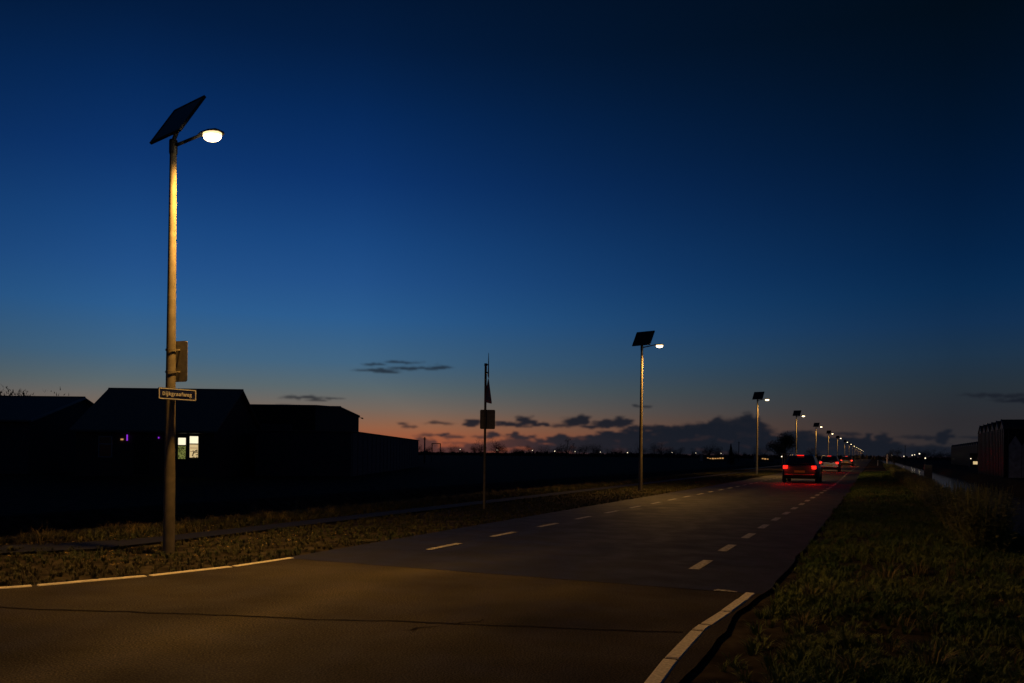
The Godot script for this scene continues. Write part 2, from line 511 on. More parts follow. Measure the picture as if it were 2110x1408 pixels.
func build_land() -> void:
	# ground sheet: fine near the viewer, coarse towards the horizon
	var us: Array[float] = [-4000, -1500, -600, -250, -120, -60, -40, -30, -25, -23, -22, -21, -20.2, -19.4, -18, -16.8, -15.6, -15, -14.4, -13.8, -13.2, -12.6, -12, -11.4, -10.8, -9, -5, -1.4, -1.0, -0.85]
	var u := -0.75
	while u < 4.0:
		us.append(u)
		u += 0.15
	us.append_array([4.2, 5, 6, 7, 8, 8.2, 8.6, 9.2, 10, 12, 16, 25, 40, 80, 200, 600, 1500, 4000])
	var ss: Array[float] = [-80, -40, -15, -5, 0, 2]
	var s := 2.4
	while s < 40.0:
		ss.append(s)
		s += 0.2 + maxf(s - 14.0, 0.0) * 0.03
	ss.append_array([41, 44, 47, 50, 55, 60, 66, 73, 80, 90, 100, 115, 130, 150, 180, 220, 280, 360, 500, 800, 1400, 2500, 4500])
	var st := mb(true)
	for j in ss.size() - 1:
		for i in us.size() - 1:
			quad(st, on_ground(us[i], ss[j]), on_ground(us[i + 1], ss[j]), on_ground(us[i + 1], ss[j + 1]), on_ground(us[i], ss[j + 1]), Vector3.UP)
	structure("ground", st, M.ground)

	# carriageway beyond the junction, and the older coarser surface of the junction itself
	st = mb(true)
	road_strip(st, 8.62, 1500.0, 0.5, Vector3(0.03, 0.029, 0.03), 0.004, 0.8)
	var road := structure("road", st, M.asphalt)
	st = mb(true)
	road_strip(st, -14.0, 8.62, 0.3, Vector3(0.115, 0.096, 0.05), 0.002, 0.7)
	var table := structure("junction_surface", st, M.table)

	# the tar-filled joint across the junction, wandering a little
	st = mb()
	var n := 90
	for k in n:
		var p := []
		for kk in [k, k + 1]:
			var t := float(kk) / n
			var uu := lerpf(-7.4, -1.36, t)
			var sv := lerpf(4.65, 6.5, t) + patch_noise.get_noise_2d(uu * 40.0, 7.0) * 0.04 + patch_noise.get_noise_2d(uu * 160.0, 3.0) * 0.025
			p.append([uu, sv, 0.014 + 0.009 * patch_noise.get_noise_2d(uu * 60.0, 31.0)])
		quad(st, Vector3(p[0][0], 0.0065, -p[0][1] + p[0][2]), Vector3(p[1][0], 0.0065, -p[1][1] + p[1][2]), Vector3(p[1][0], 0.0065, -p[1][1] - p[1][2]), Vector3(p[0][0], 0.0065, -p[0][1] - p[0][2]), Vector3.UP)
	part("tar_joint", st, M.tar, table)
	st = mb()   # a short crooked crack that crosses it
	for k in 12:
		var p0 := Vector3(-3.35 + 0.04 * k + 0.03 * sin(k * 2.3), 0.0065, -5.55 - 0.066 * k + 0.02 * sin(k * 1.7))
		var p1 := Vector3(-3.35 + 0.04 * (k + 1) + 0.03 * sin((k + 1) * 2.3), 0.0065, -5.55 - 0.066 * (k + 1) + 0.02 * sin((k + 1) * 1.7))
		var wd := Vector3(0.008 + 0.006 * sin(k * 1.1), 0, 0)
		quad(st, p0 - wd, p0 + wd, p1 + wd, p1 - wd, Vector3.UP)
	part("crack", st, M.tar, table)

	# dashed edge lines, one metre on and one metre off, every dash a piece of the road
	for side in [[-2.02, 10.1, 0.13], [-5.82, 10.28, 0.11]]:
		for k in 62:
			var s0: float = side[1] + k * 2.1
			st = mb()
			var e0 := rng.randf_range(-0.01, 0.01)
			for part_k in 3:
				var a := s0 + 0.95 * part_k / 3.0
				var b := s0 + 0.95 * (part_k + 1) / 3.0
				var ua: float = side[0] + drift(a) + e0
				var ub: float = side[0] + drift(b) + e0
				quad(st, Vector3(ua - side[2] / 2, 0.009, -a), Vector3(ua + side[2] / 2, 0.009, -a), Vector3(ub + side[2] / 2, 0.009, -b), Vector3(ub - side[2] / 2, 0.009, -b), Vector3.UP)
			part("dash", st, M.paint, road)
	st = mb()   # the little worn stub of paint beside the kerb's end
	quad(st, Vector3(-1.5, 0.009, -8.6), Vector3(-1.26, 0.009, -8.62), Vector3(-1.26, 0.009, -8.66), Vector3(-1.47, 0.009, -8.72), Vector3.UP)
	part("paint_stub", st, M.paint, road)

	# pale kerb stones: right side, then the flared left side
	var joints := [[8.68, -1.13], [8.2, -1.15], [7.52, -1.19], [6.86, -1.25], [6.6, -1.265], [5.6, -1.25], [4.6, -1.2], [3.6, -1.13], [2.6, -1.05]]
	kerb_line(joints, 0.105, table)
	var left := []
	var sl := 8.7
	while sl > -2.0:
		left.append([sl, road_left(sl) + 0.07])
		sl -= 1.0 if sl > 4.0 else 0.8
	kerb_line(left, 0.1, table)

	# cycle path behind the lamp post, bending away to the left near the junction
	var line := [[420.0, -10.05], [60.0, -10.05], [30.0, -10.05], [16.0, -10.05], [11.4, -10.05], [9.6, -10.08], [8.4, -10.3], [7.4, -11.0], [6.4, -12.3], [5.4, -14.4], [4.6, -17.5], [4.0, -24.0]]
	st = mb(true)
	for k in line.size() - 1:
		var a := Vector2(line[k][1], -line[k][0])
		var b := Vector2(line[k + 1][1], -line[k + 1][0])
		var pa: Vector2 = (b - Vector2(line[maxi(k - 1, 0)][1], -line[maxi(k - 1, 0)][0])).normalized().orthogonal() * (0.32 if line[k][0] > 9.0 else 0.5)
		var nx: Array = line[mini(k + 2, line.size() - 1)]
		var pb: Vector2 = (Vector2(nx[1], -nx[0]) - a).normalized().orthogonal() * (0.32 if line[k + 1][0] > 9.0 else 0.5)
		quad(st, Vector3(a.x + pa.x, 0.005, a.y + pa.y), Vector3(a.x - pa.x, 0.005, a.y - pa.y), Vector3(b.x - pb.x, 0.005, b.y - pb.y), Vector3(b.x + pb.x, 0.005, b.y + pb.y), Vector3.UP)
	structure("cycle_path", st, M.path)

	# ditches on both sides
	st = mb(true)
	quad(st, Vector3(-20.6, -0.82, 40), Vector3(-14.2, -0.82, 40), Vector3(-14.2, -0.82, -1500), Vector3(-20.6, -0.82, -1500), Vector3.UP)
	structure("ditch_water", st, M.water)
	st = mb(true)
	quad(st, Vector3(3.0, -0.86, 40), Vector3(8.9, -0.86, 40), Vector3(8.9, -0.86, -1500), Vector3(3.0, -0.86, -1500), Vector3.UP)
	structure("ditch_water", st, M.water)


func kerb_line(joints: Array, width: float, parent: Node) -> void:
	for k in joints.size() - 1:
		var a := Vector3(joints[k][1], 0, -joints[k][0])
		var b := Vector3(joints[k + 1][1], 0, -joints[k + 1][0])
		var d := (b - a).normalized()
		var st := mb()
		var turn := Basis(Vector3.UP.cross(d).normalized(), Vector3.UP, d)
		bx(st, (a + b) / 2 + Vector3(0, -0.115 + rng.randf_range(-0.003, 0.003), 0), Vector3(width, 0.25, a.distance_to(b) - (0.05 if joints[k][0] < 7.8 else 0.036)), turn * Basis(Vector3.FORWARD, rng.randf_range(-0.015, 0.015)), 0.009)
		part("kerb_stone", st, M.kerb, parent)


# ------------------------------------------------------------------ street lamps with solar panels
func make_lamp(label: String, at: Vector3, energy: float) -> Node3D:
	var t := thing("solar_street_lamp", label, "street lamp", at, 0.0, "solar street lamps along the left side of the road")
	var st := mb(true)
	lathe(st, Vector3.ZERO, [Vector2(0.078, -0.3), Vector2(0.076, 0.0), Vector2(0.074, 1.1), Vector2(0.07, 1.16), Vector2(0.045, 5.5), Vector2(0.045, 5.6)], 36)
	part("pole", st, M.steel, t)
	st = mb(true)
	lathe(st, Vector3.ZERO, [Vector2(0.052, 5.44), Vector2(0.055, 5.46), Vector2(0.055, 5.61), Vector2(0.05, 5.63), Vector2(0.0, 5.635)], 16)
	part("collar", st, M.dark_steel, t)
	# panel: its length runs nearly across the road, it leans back and faces up and down the road towards the viewer
	var e1 := Vector3(0.746, 0.0, 0.208).normalized()
	var e2 := Vector3(0.093, 0.56, -0.335).normalized()
	e2 = (e2 - e1 * e2.dot(e1)).normalized()
	var tilt := Basis(e1, e2, e1.cross(e2).normalized())
	var mid := Vector3(0.05, 5.9, -0.02)
	st = mb()
	tube(st, Vector3(0, 5.62, 0), mid - tilt.z * 0.05, 0.028, 0.028, 8)
	bx(st, mid - tilt.z * 0.035, Vector3(0.3, 0.05, 0.03), tilt)
	bx(st, mid - tilt.z * 0.035, Vector3(0.04, 0.4, 0.026), tilt)
	part("panel_bracket", st, M.dark_steel, t)
	st = mb()
	bx(st, mid, Vector3(0.75, 0.63, 0.024), tilt)
	var panel := part("solar_panel", st, M.cells, t)
	st = mb()
	for s in [-1.0, 1.0]:
		bx(st, mid + tilt.x * 0.385 * s, Vector3(0.022, 0.67, 0.036), tilt)
		bx(st, mid + tilt.y * 0.325 * s, Vector3(0.748, 0.022, 0.036), tilt)
	part("panel_frame", st, M.frame, panel)
	st = mb(true)
	tube(st, Vector3(0.03, 5.55, 0), Vector3(0.2, 5.575, 0), 0.024, 0.022, 10)
	tube(st, Vector3(0.19, 5.574, 0), Vector3(0.5, 5.63, 0), 0.022, 0.02, 10)
	part("arm", st, M.dark_steel, t)
	# lamp head: a flat tapering housing over a glowing lens
	st = mb()
	var top := [[0.46, 0.04, 5.635], [0.54, 0.08, 5.65], [0.68, 0.105, 5.655], [0.8, 0.095, 5.65], [0.845, 0.06, 5.635]]
	for k in top.size() - 1:
		var a: Array = top[k]
		var b: Array = top[k + 1]
		quad(st, Vector3(a[0], a[2], -a[1] * 0.7), Vector3(a[0], a[2], a[1] * 0.7), Vector3(b[0], b[2], b[1] * 0.7), Vector3(b[0], b[2], -b[1] * 0.7), Vector3.UP)
		quad(st, Vector3(a[0], 5.615, -a[1]), Vector3(a[0], 5.615, a[1]), Vector3(b[0], 5.615, b[1]), Vector3(b[0], 5.615, -b[1]), Vector3.DOWN)
		for z in [-1.0, 1.0]:
			quad(st, Vector3(a[0], 5.615, a[1] * z), Vector3(b[0], 5.615, b[1] * z), Vector3(b[0], b[2], b[1] * 0.7 * z), Vector3(a[0], a[2], a[1] * 0.7 * z), Vector3(0, 0.3, z))
	for e in [[top[0], -1.0], [top[4], 1.0]]:
		var a: Array = e[0]
		quad(st, Vector3(a[0], 5.615, -a[1]), Vector3(a[0], 5.615, a[1]), Vector3(a[0], a[2], a[1] * 0.7), Vector3(a[0], a[2], -a[1] * 0.7), Vector3(e[1], 0, 0))
	var head := part("lamp_head", st, M.dark_steel, t)
	st = mb(true)   # a shallow bowl that bulges under the housing
	var rings := [[1.0, 5.612], [0.98, 5.585], [0.9, 5.556], [0.68, 5.532], [0.35, 5.518], [0.001, 5.515]]
	var rim := mb(true)
	for k in rings.size() - 1:
		for i in 20:
			var v := []
			for c in [[k, i], [k, i + 1], [k + 1, i + 1], [k + 1, i]]:
				var r: float = rings[c[0]][0]
				v.append(Vector3(0.69 + 0.135 * r * cos(TAU * c[1] / 20), rings[c[0]][1], 0.1 * r * sin(TAU * c[1] / 20)))
			var out: Vector3 = (v[0] + v[2]) / 2.0 - Vector3(0.69, 5.62, 0)
			if k < 1: quad(rim, v[0], v[1], v[2], v[3], out)
			elif k < rings.size() - 2: quad(st, v[0], v[1], v[2], v[3], out)
			else: tri(st, v[0], v[1], v[2], out)
	for i in 20:
		tri(st, Vector3(0.69, 5.612, 0), Vector3(0.69 + 0.135 * cos(TAU * i / 20), 5.612, 0.1 * sin(TAU * i / 20)), Vector3(0.69 + 0.135 * cos(TAU * (i + 1) / 20), 5.612, 0.1 * sin(TAU * (i + 1) / 20)), Vector3.UP)
	part("lamp_lens", st, M.lamp, head)
	part("lens_rim", rim, M.lamp_rim, head)
	var l := SpotLight3D.new()   # the optics throw the light down and out over the road
	l.name = "lamp_light"
	l.position = Vector3(0.69, 5.55, 0)
	l.basis = Basis(Vector3.BACK, 0.24) * Basis(Vector3.RIGHT, -PI / 2)
	l.light_color = lin(1.0, 0.5, 0.105)
	l.light_energy = energy
	l.light_size = 0.1
	l.spot_range = 60.0
	l.spot_attenuation = 2.0
	l.spot_angle = 84.0
	l.spot_angle_attenuation = 1.0
	l.shadow_enabled = true
	head.add_child(l, true)
	return t


const LAMPS := [[8.42, -8.78], [31.2, -8.24], [63.7, -7.96], [90.7, -7.4], [124.5, -7.5], [162.0, -7.6], [203.0, -7.6], [256.0, -7.6], [300.0, -7.6], [350.0, -7.6], [400.0, -7.6], [452.0, -7.6], [506.0, -7.6], [570.0, -7.6], [650.0, -7.5]]
const LAMP_WORDS := ["tall nearest street lamp with blazing light, carrying the blue street name sign",
	"second street lamp in the row, lit, dark tilted solar panel against blue sky",
	"third street lamp in the row, standing just right of the tallest dark cloud",
	"fourth street lamp in the row, just right of the round bare tree",
	"fifth solar street lamp in the row, just right of the nearest car",
	"sixth solar street lamp in the row, rising behind the second car",
	"seventh solar street lamp in the receding row beside the road",
	"eighth solar street lamp in the receding row beside the road"]


func build_lamps() -> void:
	var first: Node3D
	for k in LAMPS.size():
		var at := Vector3(LAMPS[k][1], -0.02, -LAMPS[k][0])
		var label: String = LAMP_WORDS[k] if k < LAMP_WORDS.size() else "tiny solar street lamp near the far end of the row"
		if k == 0:
			first = make_lamp(label, at, 34.0)
		else:
			copy_of(first, label, at)


# ------------------------------------------------------------------ signs
func build_signs() -> void:
	# street name sign on the first lamp, parallel to the road
	var e1 := Vector3(0.12, 0.0, -0.545).normalized()
	var face := Basis(e1, Vector3.UP, e1.cross(Vector3.UP).normalized())
	var pole := Vector3(-8.78, -0.02, -8.42)
	var t := thing("street_name_sign", "small blue street name sign with white border, strapped across the lamp post", "street sign", pole + face.z * 0.15 + e1 * 0.015 + Vector3(0, 2.16, 0))
	t.basis = face
	var st := mb()
	plate(st, rounded(0.56, 0.158, 0.014), -0.008, 0.0)
	part("sign_plate", st, M.sign_blue, t)
	st = mb()   # white border as a raised ring
	var outer := rounded(0.548, 0.146, 0.012)
	var inner := rounded(0.524, 0.122, 0.008)
	for k in outer.size():
		var k2 := (k + 1) % outer.size()
		quad(st, Vector3(outer[k].x, outer[k].y, 0.0025), Vector3(outer[k2].x, outer[k2].y, 0.0025), Vector3(inner[k2].x, inner[k2].y, 0.0025), Vector3(inner[k].x, inner[k].y, 0.0025), Vector3.BACK)
	part("border", st, M.sign_white, t)
	var tm := TextMesh.new()
	tm.text = "Dijkgraafweg"
	var f := SystemFont.new()
	f.font_names = PackedStringArray(["Droid Sans"])
	f.font_weight = 700
	tm.font = f
	tm.font_size = 64
	tm.pixel_size = 0.00108
	tm.depth = 0.002
	var txt := MeshInstance3D.new()
	txt.name = "lettering"
	txt.mesh = tm
	txt.material_override = M.sign_white
	txt.position = Vector3(-0.01, 0.0, 0.0035)
	t.add_child(txt, true)
	st = mb()
	for y in [-0.035, 0.035]:
		bx(st, Vector3(-0.015, y, -0.05), Vector3(0.07, 0.016, 0.085))
	part("strap", st, M.steel, t)
	st = mb()   # a bent scratch of dirt by the last letter
	bx(st, Vector3(0.23, 0.028, 0.003), Vector3(0.06, 0.006, 0.002), Basis(Vector3.BACK, 0.7))
	part("scratch", st, M.tar, t)

	# upright board on the same post, seen from behind
	t = thing("traffic_sign", "upright rectangular sign board seen from behind, above the street name sign", "traffic sign", pole + Vector3(0.025, 2.62, -0.09), 0.06)
	st = mb()
	plate(st, rounded(0.33, 0.56, 0.035), -0.012, 0.0)
	part("board", st, M.sign_back, t)
	for y in [-0.15, 0.15]:
		st = mb()
		lathe(st, Vector3(-0.03, y - 0.015, 0.088), [Vector2(0.0685, 0.0), Vector2(0.0715, 0.0), Vector2(0.0715, 0.025), Vector2(0.0685, 0.025)], 18)
		bx(st, Vector3(0.035, y, 0.02), Vector3(0.02, 0.02, 0.05), Basis(), 0.004)
		part("clamp", st, M.steel, t)

	# sign post further on: two warning triangles seen almost edge-on, a square board from behind
	var base := Vector3(-9.0, -0.03, -18.82)
	t = thing("sign_post", "slim post with two edge-on triangle signs above a square board", "sign post", base, VIEW_TURN)
	st = mb(true)
	lathe(st, Vector3.ZERO, [Vector2(0.03, -0.3), Vector2(0.03, 3.62), Vector2(0.038, 3.62), Vector2(0.038, 3.68), Vector2(0.0, 3.69)], 12)
	part("post", st, M.steel, t)
	for w in [[3.55, 1.56, 0.0], [2.9, 1.34, 0.0]]:
		var turn := Basis(Vector3.UP, w[1])
		var tf := Transform3D(turn, Vector3(0.075, w[0], 0.0))
		st = mb()
		var tr := PackedVector2Array()
		for c in 3:
			var ang := PI / 2 + TAU * c / 3.0
			for i in 4:
				var a2 := ang - PI / 3 + (i / 3.0) * TAU / 3.0
				tr.append(Vector2(cos(ang), sin(ang)) * 0.37 + Vector2(cos(a2), sin(a2)) * 0.03)
		plate(st, tr, -0.01, 0.0, tf)
		var tri_sign := part("warning_triangle", st, M.sign_red, t)
		st = mb()
		var inn := PackedVector2Array()
		for c in 3: inn.append(Vector2(cos(PI / 2 + TAU * c / 3.0), sin(PI / 2 + TAU * c / 3.0)) * 0.27)
		plate(st, inn, 0.0, 0.003, tf)
		part("white_face", st, M.dull_white, tri_sign)
		st = mb()
		for y in [-0.1, 0.1]:
			bx(st, Vector3(0.035, w[0] + y, 0.0), Vector3(0.09, 0.03, 0.05))
		part("clamp", st, M.steel, t)
	st = mb()
	plate(st, rounded(0.37, 0.49, 0.02), -0.06, -0.045, Transform3D(Basis(), Vector3(0.06, 2.27, 0)))
	part("square_board", st, M.sign_back, t)
	st = mb()
	bx(st, Vector3(0.06, 2.27, -0.036), Vector3(0.04, 0.48, 0.014))
	for x in [-0.125, 0.245]:
		bx(st, Vector3(x + 0.0, 2.27, -0.04), Vector3(0.012, 0.45, 0.012))
	part("board_rail", st, M.sign_back, t)


# ------------------------------------------------------------------ cars at rest where the lanes of tail lights run
func make_car(paint: Material, label: String, at: Vector3) -> Node3D:
	var t := thing("car", label, "car", at, 0.0, "cars driving away in the right-hand lane")
	var secs := [[2.1, 0.74, 0.3, 0.86, 0.8], [2.04, 0.83, 0.24, 0.94, 0.84], [1.7, 0.87, 0.22, 0.97, 0.88], [0.9, 0.885, 0.2, 0.97, 0.88], [-0.4, 0.885, 0.2, 0.95, 0.88], [-1.1, 0.88, 0.21, 0.93, 0.86], [-1.7, 0.85, 0.22, 0.84, 0.78], [-2.0, 0.77, 0.24, 0.72, 0.66], [-2.12, 0.62, 0.3, 0.6, 0.56]]
	var st := mb(true)
	var rings := []
	for q in secs:
		var w: float = q[1]
		rings.append([Vector3(-w * 0.9, q[2], q[0]), Vector3(-w, q[2] + 0.14, q[0]), Vector3(-w, q[4] - 0.12, q[0]), Vector3(-w * 0.95, q[4] + 0.03, q[0]), Vector3(-w * 0.8, q[3], q[0]), Vector3(w * 0.8, q[3], q[0]), Vector3(w * 0.95, q[4] + 0.03, q[0]), Vector3(w, q[4] - 0.12, q[0]), Vector3(w, q[2] + 0.14, q[0]), Vector3(w * 0.9, q[2], q[0])])
	for k in rings.size() - 1:
		var mid := Vector3(0, 0.55, (secs[k][0] + secs[k + 1][0]) / 2)
		for i in 10:
			var a: Vector3 = rings[k][i]
			var b: Vector3 = rings[k][(i + 1) % 10]
			var c: Vector3 = rings[k + 1][(i + 1) % 10]
			var d: Vector3 = rings[k + 1][i]
			quad(st, a, b, c, d, (a + c) / 2 - mid)
	st.set_smooth_group(1)
	for e in [[0, 1.0], [rings.size() - 1, -1.0]]:
		for i in range(1, 9):
			tri(st, rings[e[0]][0], rings[e[0]][i], rings[e[0]][i + 1], Vector3(0, 0, e[1]))
	st.set_smooth_group(2)
	var cab := [[1.98, 0.74, 0.66, 0.94, 1.0], [1.5, 0.76, 0.58, 0.95, 1.42], [0.9, 0.78, 0.57, 0.95, 1.47], [-0.1, 0.78, 0.57, 0.94, 1.46], [-0.45, 0.77, 0.58, 0.93, 1.4], [-1.25, 0.74, 0.68, 0.9, 0.95]]
	for k in cab.size() - 1:
		var a: Array = cab[k]
		var b: Array = cab[k + 1]
		for s in [-1.0, 1.0]:
			quad(st, Vector3(a[1] * s, a[3], a[0]), Vector3(b[1] * s, b[3], b[0]), Vector3(b[2] * s, b[4], b[0]), Vector3(a[2] * s, a[4], a[0]), Vector3(s, 0.3, 0))
		quad(st, Vector3(-a[2], a[4], a[0]), Vector3(a[2], a[4], a[0]), Vector3(b[2], b[4], b[0]), Vector3(-b[2], b[4], b[0]), Vector3(0, 1, signf(a[4] - b[4]) * -1.0 if k != 0 else 1.0))
	var body := part("body", st, paint, t)
	st = mb()
	var up := Vector3(0, 0.42, -0.48).normalized()
	var nrm := Vector3(0, 0.75, 0.66).normalized() * 0.006
	quad(st, Vector3(-0.6, 1.04, 1.937) + nrm, Vector3(0.6, 1.04, 1.937) + nrm, Vector3(0.53, 1.385, 1.54) + nrm, Vector3(-0.53, 1.385, 1.54) + nrm, nrm)
	part("rear_window", st, M.car_glass, t)
	for s in [-1.0, 1.0]:
		st = mb()
		quad(st, Vector3(0.772 * s, 0.985, 1.4), Vector3(0.782 * s, 0.985, 0.45), Vector3(0.61 * s, 1.41, 0.45), Vector3(0.615 * s, 1.38, 1.25), Vector3(s, 0.3, 0))
		quad(st, Vector3(0.782 * s, 0.985, 0.37), Vector3(0.77 * s, 0.975, -0.95), Vector3(0.64 * s, 1.36, -0.4), Vector3(0.61 * s, 1.41, 0.37), Vector3(s, 0.3, 0))
		part("side_window", st, M.car_glass, t)
		st = mb()
		bx(st, Vector3(0.69 * s, 0.82, 2.085), Vector3(0.24, 0.17, 0.07), Basis(Vector3.UP, -0.22 * s), 0.015)
		var tl := part("tail_light", st, M.tail, t)
		var l := OmniLight3D.new()
		l.name = "tail_glow"
		l.position = Vector3(0.69 * s, 0.82, 2.085)
		l.light_color = lin(1.0, 0.012, 0.008)
		l.light_energy = 4.0
		l.light_size = 0.05
		l.omni_range = 30.0
		l.omni_attenuation = 2.0
		l.shadow_enabled = true
		tl.add_child(l, true)
		st = mb()
		bx(st, Vector3(0.56 * s, 0.6, -2.06), Vector3(0.2, 0.12, 0.1), Basis(), 0.02)
		var hl := part("headlight", st, M.headlight, t)
		var sp := SpotLight3D.new()
		sp.name = "headlight_beam"
		sp.position = Vector3(0.56 * s, 0.6, -2.14)
		sp.rotation.x = -0.06
		sp.light_color = lin(1.0, 0.8, 0.5)
		sp.light_energy = 24.0
		sp.light_size = 0.06
		sp.spot_range = 60.0
		sp.spot_attenuation = 2.0
		sp.spot_angle = 22.0
		sp.shadow_enabled = true
		hl.add_child(sp, true)
		for z in [1.3, -1.35]:
			st = mb()
			tube(st, Vector3(0.72 * s, 0.31, z), Vector3(0.89 * s, 0.31, z), 0.31, 0.31, 18)
			var wheel := part("wheel", st, M.rubber, t)
			st = mb()
			tube(st, Vector3(0.8 * s, 0.31, z), Vector3(0.897 * s, 0.31, z), 0.2, 0.19, 14)
			part("rim", st, M.steel, wheel)
		st = mb()
		bx(st, Vector3(0.93 * s, 0.98, -0.85), Vector3(0.15, 0.11, 0.08), Basis(), 0.02)
		part("wing_mirror", st, paint, t)
	st = mb()
	bx(st, Vector3(0, 1.435, 1.56), Vector3(0.34, 0.025, 0.03))
	part("high_brake_light", st, M.tail, t)
	st = mb()
	bx(st, Vector3(0, 0.6, 2.1), Vector3(0.52, 0.11, 0.012))
	part("number_plate", st, M.plate, t)
	st = mb()
	bx(st, Vector3(0, 0.38, 2.09), Vector3(1.5, 0.16, 0.08), Basis(), 0.03)
	part("bumper", st, M.rubber, t)
	return t


func build_cars() -> void:
	make_car(M.car_paint, "nearest dark hatchback with red tail lights, driving away in the lane", Vector3(-3.75 + drift(47), 0.004, -47.0))
	make_car(M.car_grey, "second car, grey, red tail lights lit, beyond the nearest hatchback", Vector3(-3.7 + drift(82), 0.004, -82.0))
	make_car(M.car_paint, "farthest car, only its red tail lights showing at the road's end", Vector3(-3.6, 0.004, -132.0))


# ------------------------------------------------------------------ buildings
# a gabled building in its own axes: ridge along x at z = 0, front towards +z
func gabled(called: String, label: String, category: String, at: Vector3, turn: float, length: float, depth: float, eave: float, ridge: float, wall_m: Material, roof_m: Material, over := 0.3) -> Node3D:
	var t := thing(called, label, category, at, turn)
	var x := length / 2
	var z := depth / 2
	for s in [-1.0, 1.0]:
		var st := mb()
		bx(st, Vector3(0, eave / 2 - 0.25, s * (z - 0.1)), Vector3(length - 0.4, eave + 0.5, 0.2))
		part("wall", st, wall_m, t)
		st = mb()
		plate(st, PackedVector2Array([Vector2(-z, -0.5), Vector2(z, -0.5), Vector2(z, eave), Vector2(0, ridge - 0.06), Vector2(-z, eave)]), 0.0, 0.2, Transform3D(Basis(Vector3.UP, PI / 2 * s), Vector3(s * (x - 0.2), 0, 0)))
		part("gable_wall", st, wall_m, t)
		st = mb()
		var dz := z + over
		var dy := (ridge - eave) / z
		var low := Vector3(0, eave - dy * over, s * dz)
		var nrm := Vector3(0, z, s * (ridge - eave)).normalized() * 0.09
		var xo := x + over
		var crest := Vector3(0, ridge, 0)
		for f in [[0.0, -1.0], [1.0, 1.0]]:
			quad(st, crest + Vector3(-xo, 0, 0.0) + nrm * f[0], crest + Vector3(xo, 0, 0) + nrm * f[0], low + Vector3(xo, 0, 0) + nrm * f[0], low + Vector3(-xo, 0, 0) + nrm * f[0], nrm * f[1])
		quad(st, low + Vector3(-xo, 0, 0), low + Vector3(xo, 0, 0), low + Vector3(xo, 0, 0) + nrm, low + Vector3(-xo, 0, 0) + nrm, Vector3(0, -1, s))
		for e in [-1.0, 1.0]:
			quad(st, crest + Vector3(xo * e, 0, 0), low + Vector3(xo * e, 0, 0), low + Vector3(xo * e, 0, 0) + nrm, crest + Vector3(xo * e, 0, 0) + nrm, Vector3(e, 0, 0))
		var rf := part("roof", st, roof_m, t)
		st = mb()
		tube(st, low + Vector3(-xo, -0.02, s * 0.05), low + Vector3(xo, -0.02, s * 0.05), 0.06, 0.06, 8)
		part("gutter", st, M.dark_steel, rf)
	var st2 := mb(true)
	tube(st2, Vector3(-x - over, ridge + 0.07, 0), Vector3(x + over, ridge + 0.07, 0), 0.09, 0.09, 8)
	part("ridge_tile", st2, roof_m, t)
	return t


func window(t: Node3D, at: Vector3, w: float, h: float, upper: Material, lower: Material, split := 0.36) -> void:
	var st := mb()
	for s in [-1.0, 1.0]:
		bx(st, at + Vector3(s * (w / 2 + 0.03), 0, 0.03), Vector3(0.06, h + 0.12, 0.08))
		bx(st, at + Vector3(0, s * (h / 2 + 0.03), 0.03), Vector3(w, 0.06, 0.08))
	var yb := h / 2 - h * split
	bx(st, at + Vector3(0, yb, 0.03), Vector3(w, 0.07, 0.075))
	var fr := part("window", st, M.trim if upper == M.window_dark else M.wood, t)
	st = mb()
	bx(st, at + Vector3(0, (h / 2 + yb + 0.035) / 2, 0.01), Vector3(w, h / 2 - yb - 0.035, 0.02))
	part("pane", st, upper, fr)
	st = mb()
	bx(st, at + Vector3(0, (-h / 2 + yb - 0.035) / 2, 0.01), Vector3(w, yb - 0.035 + h / 2, 0.02))
	part("pane", st, lower, fr)


# a point by its place across and away from the viewer
func off(right: float, away: float, y := 0.0) -> Vector3:
	return Vector3(right * cos(VIEW_TURN) - away * sin(VIEW_TURN), y, -(right * sin(VIEW_TURN) + away * cos(VIEW_TURN)))


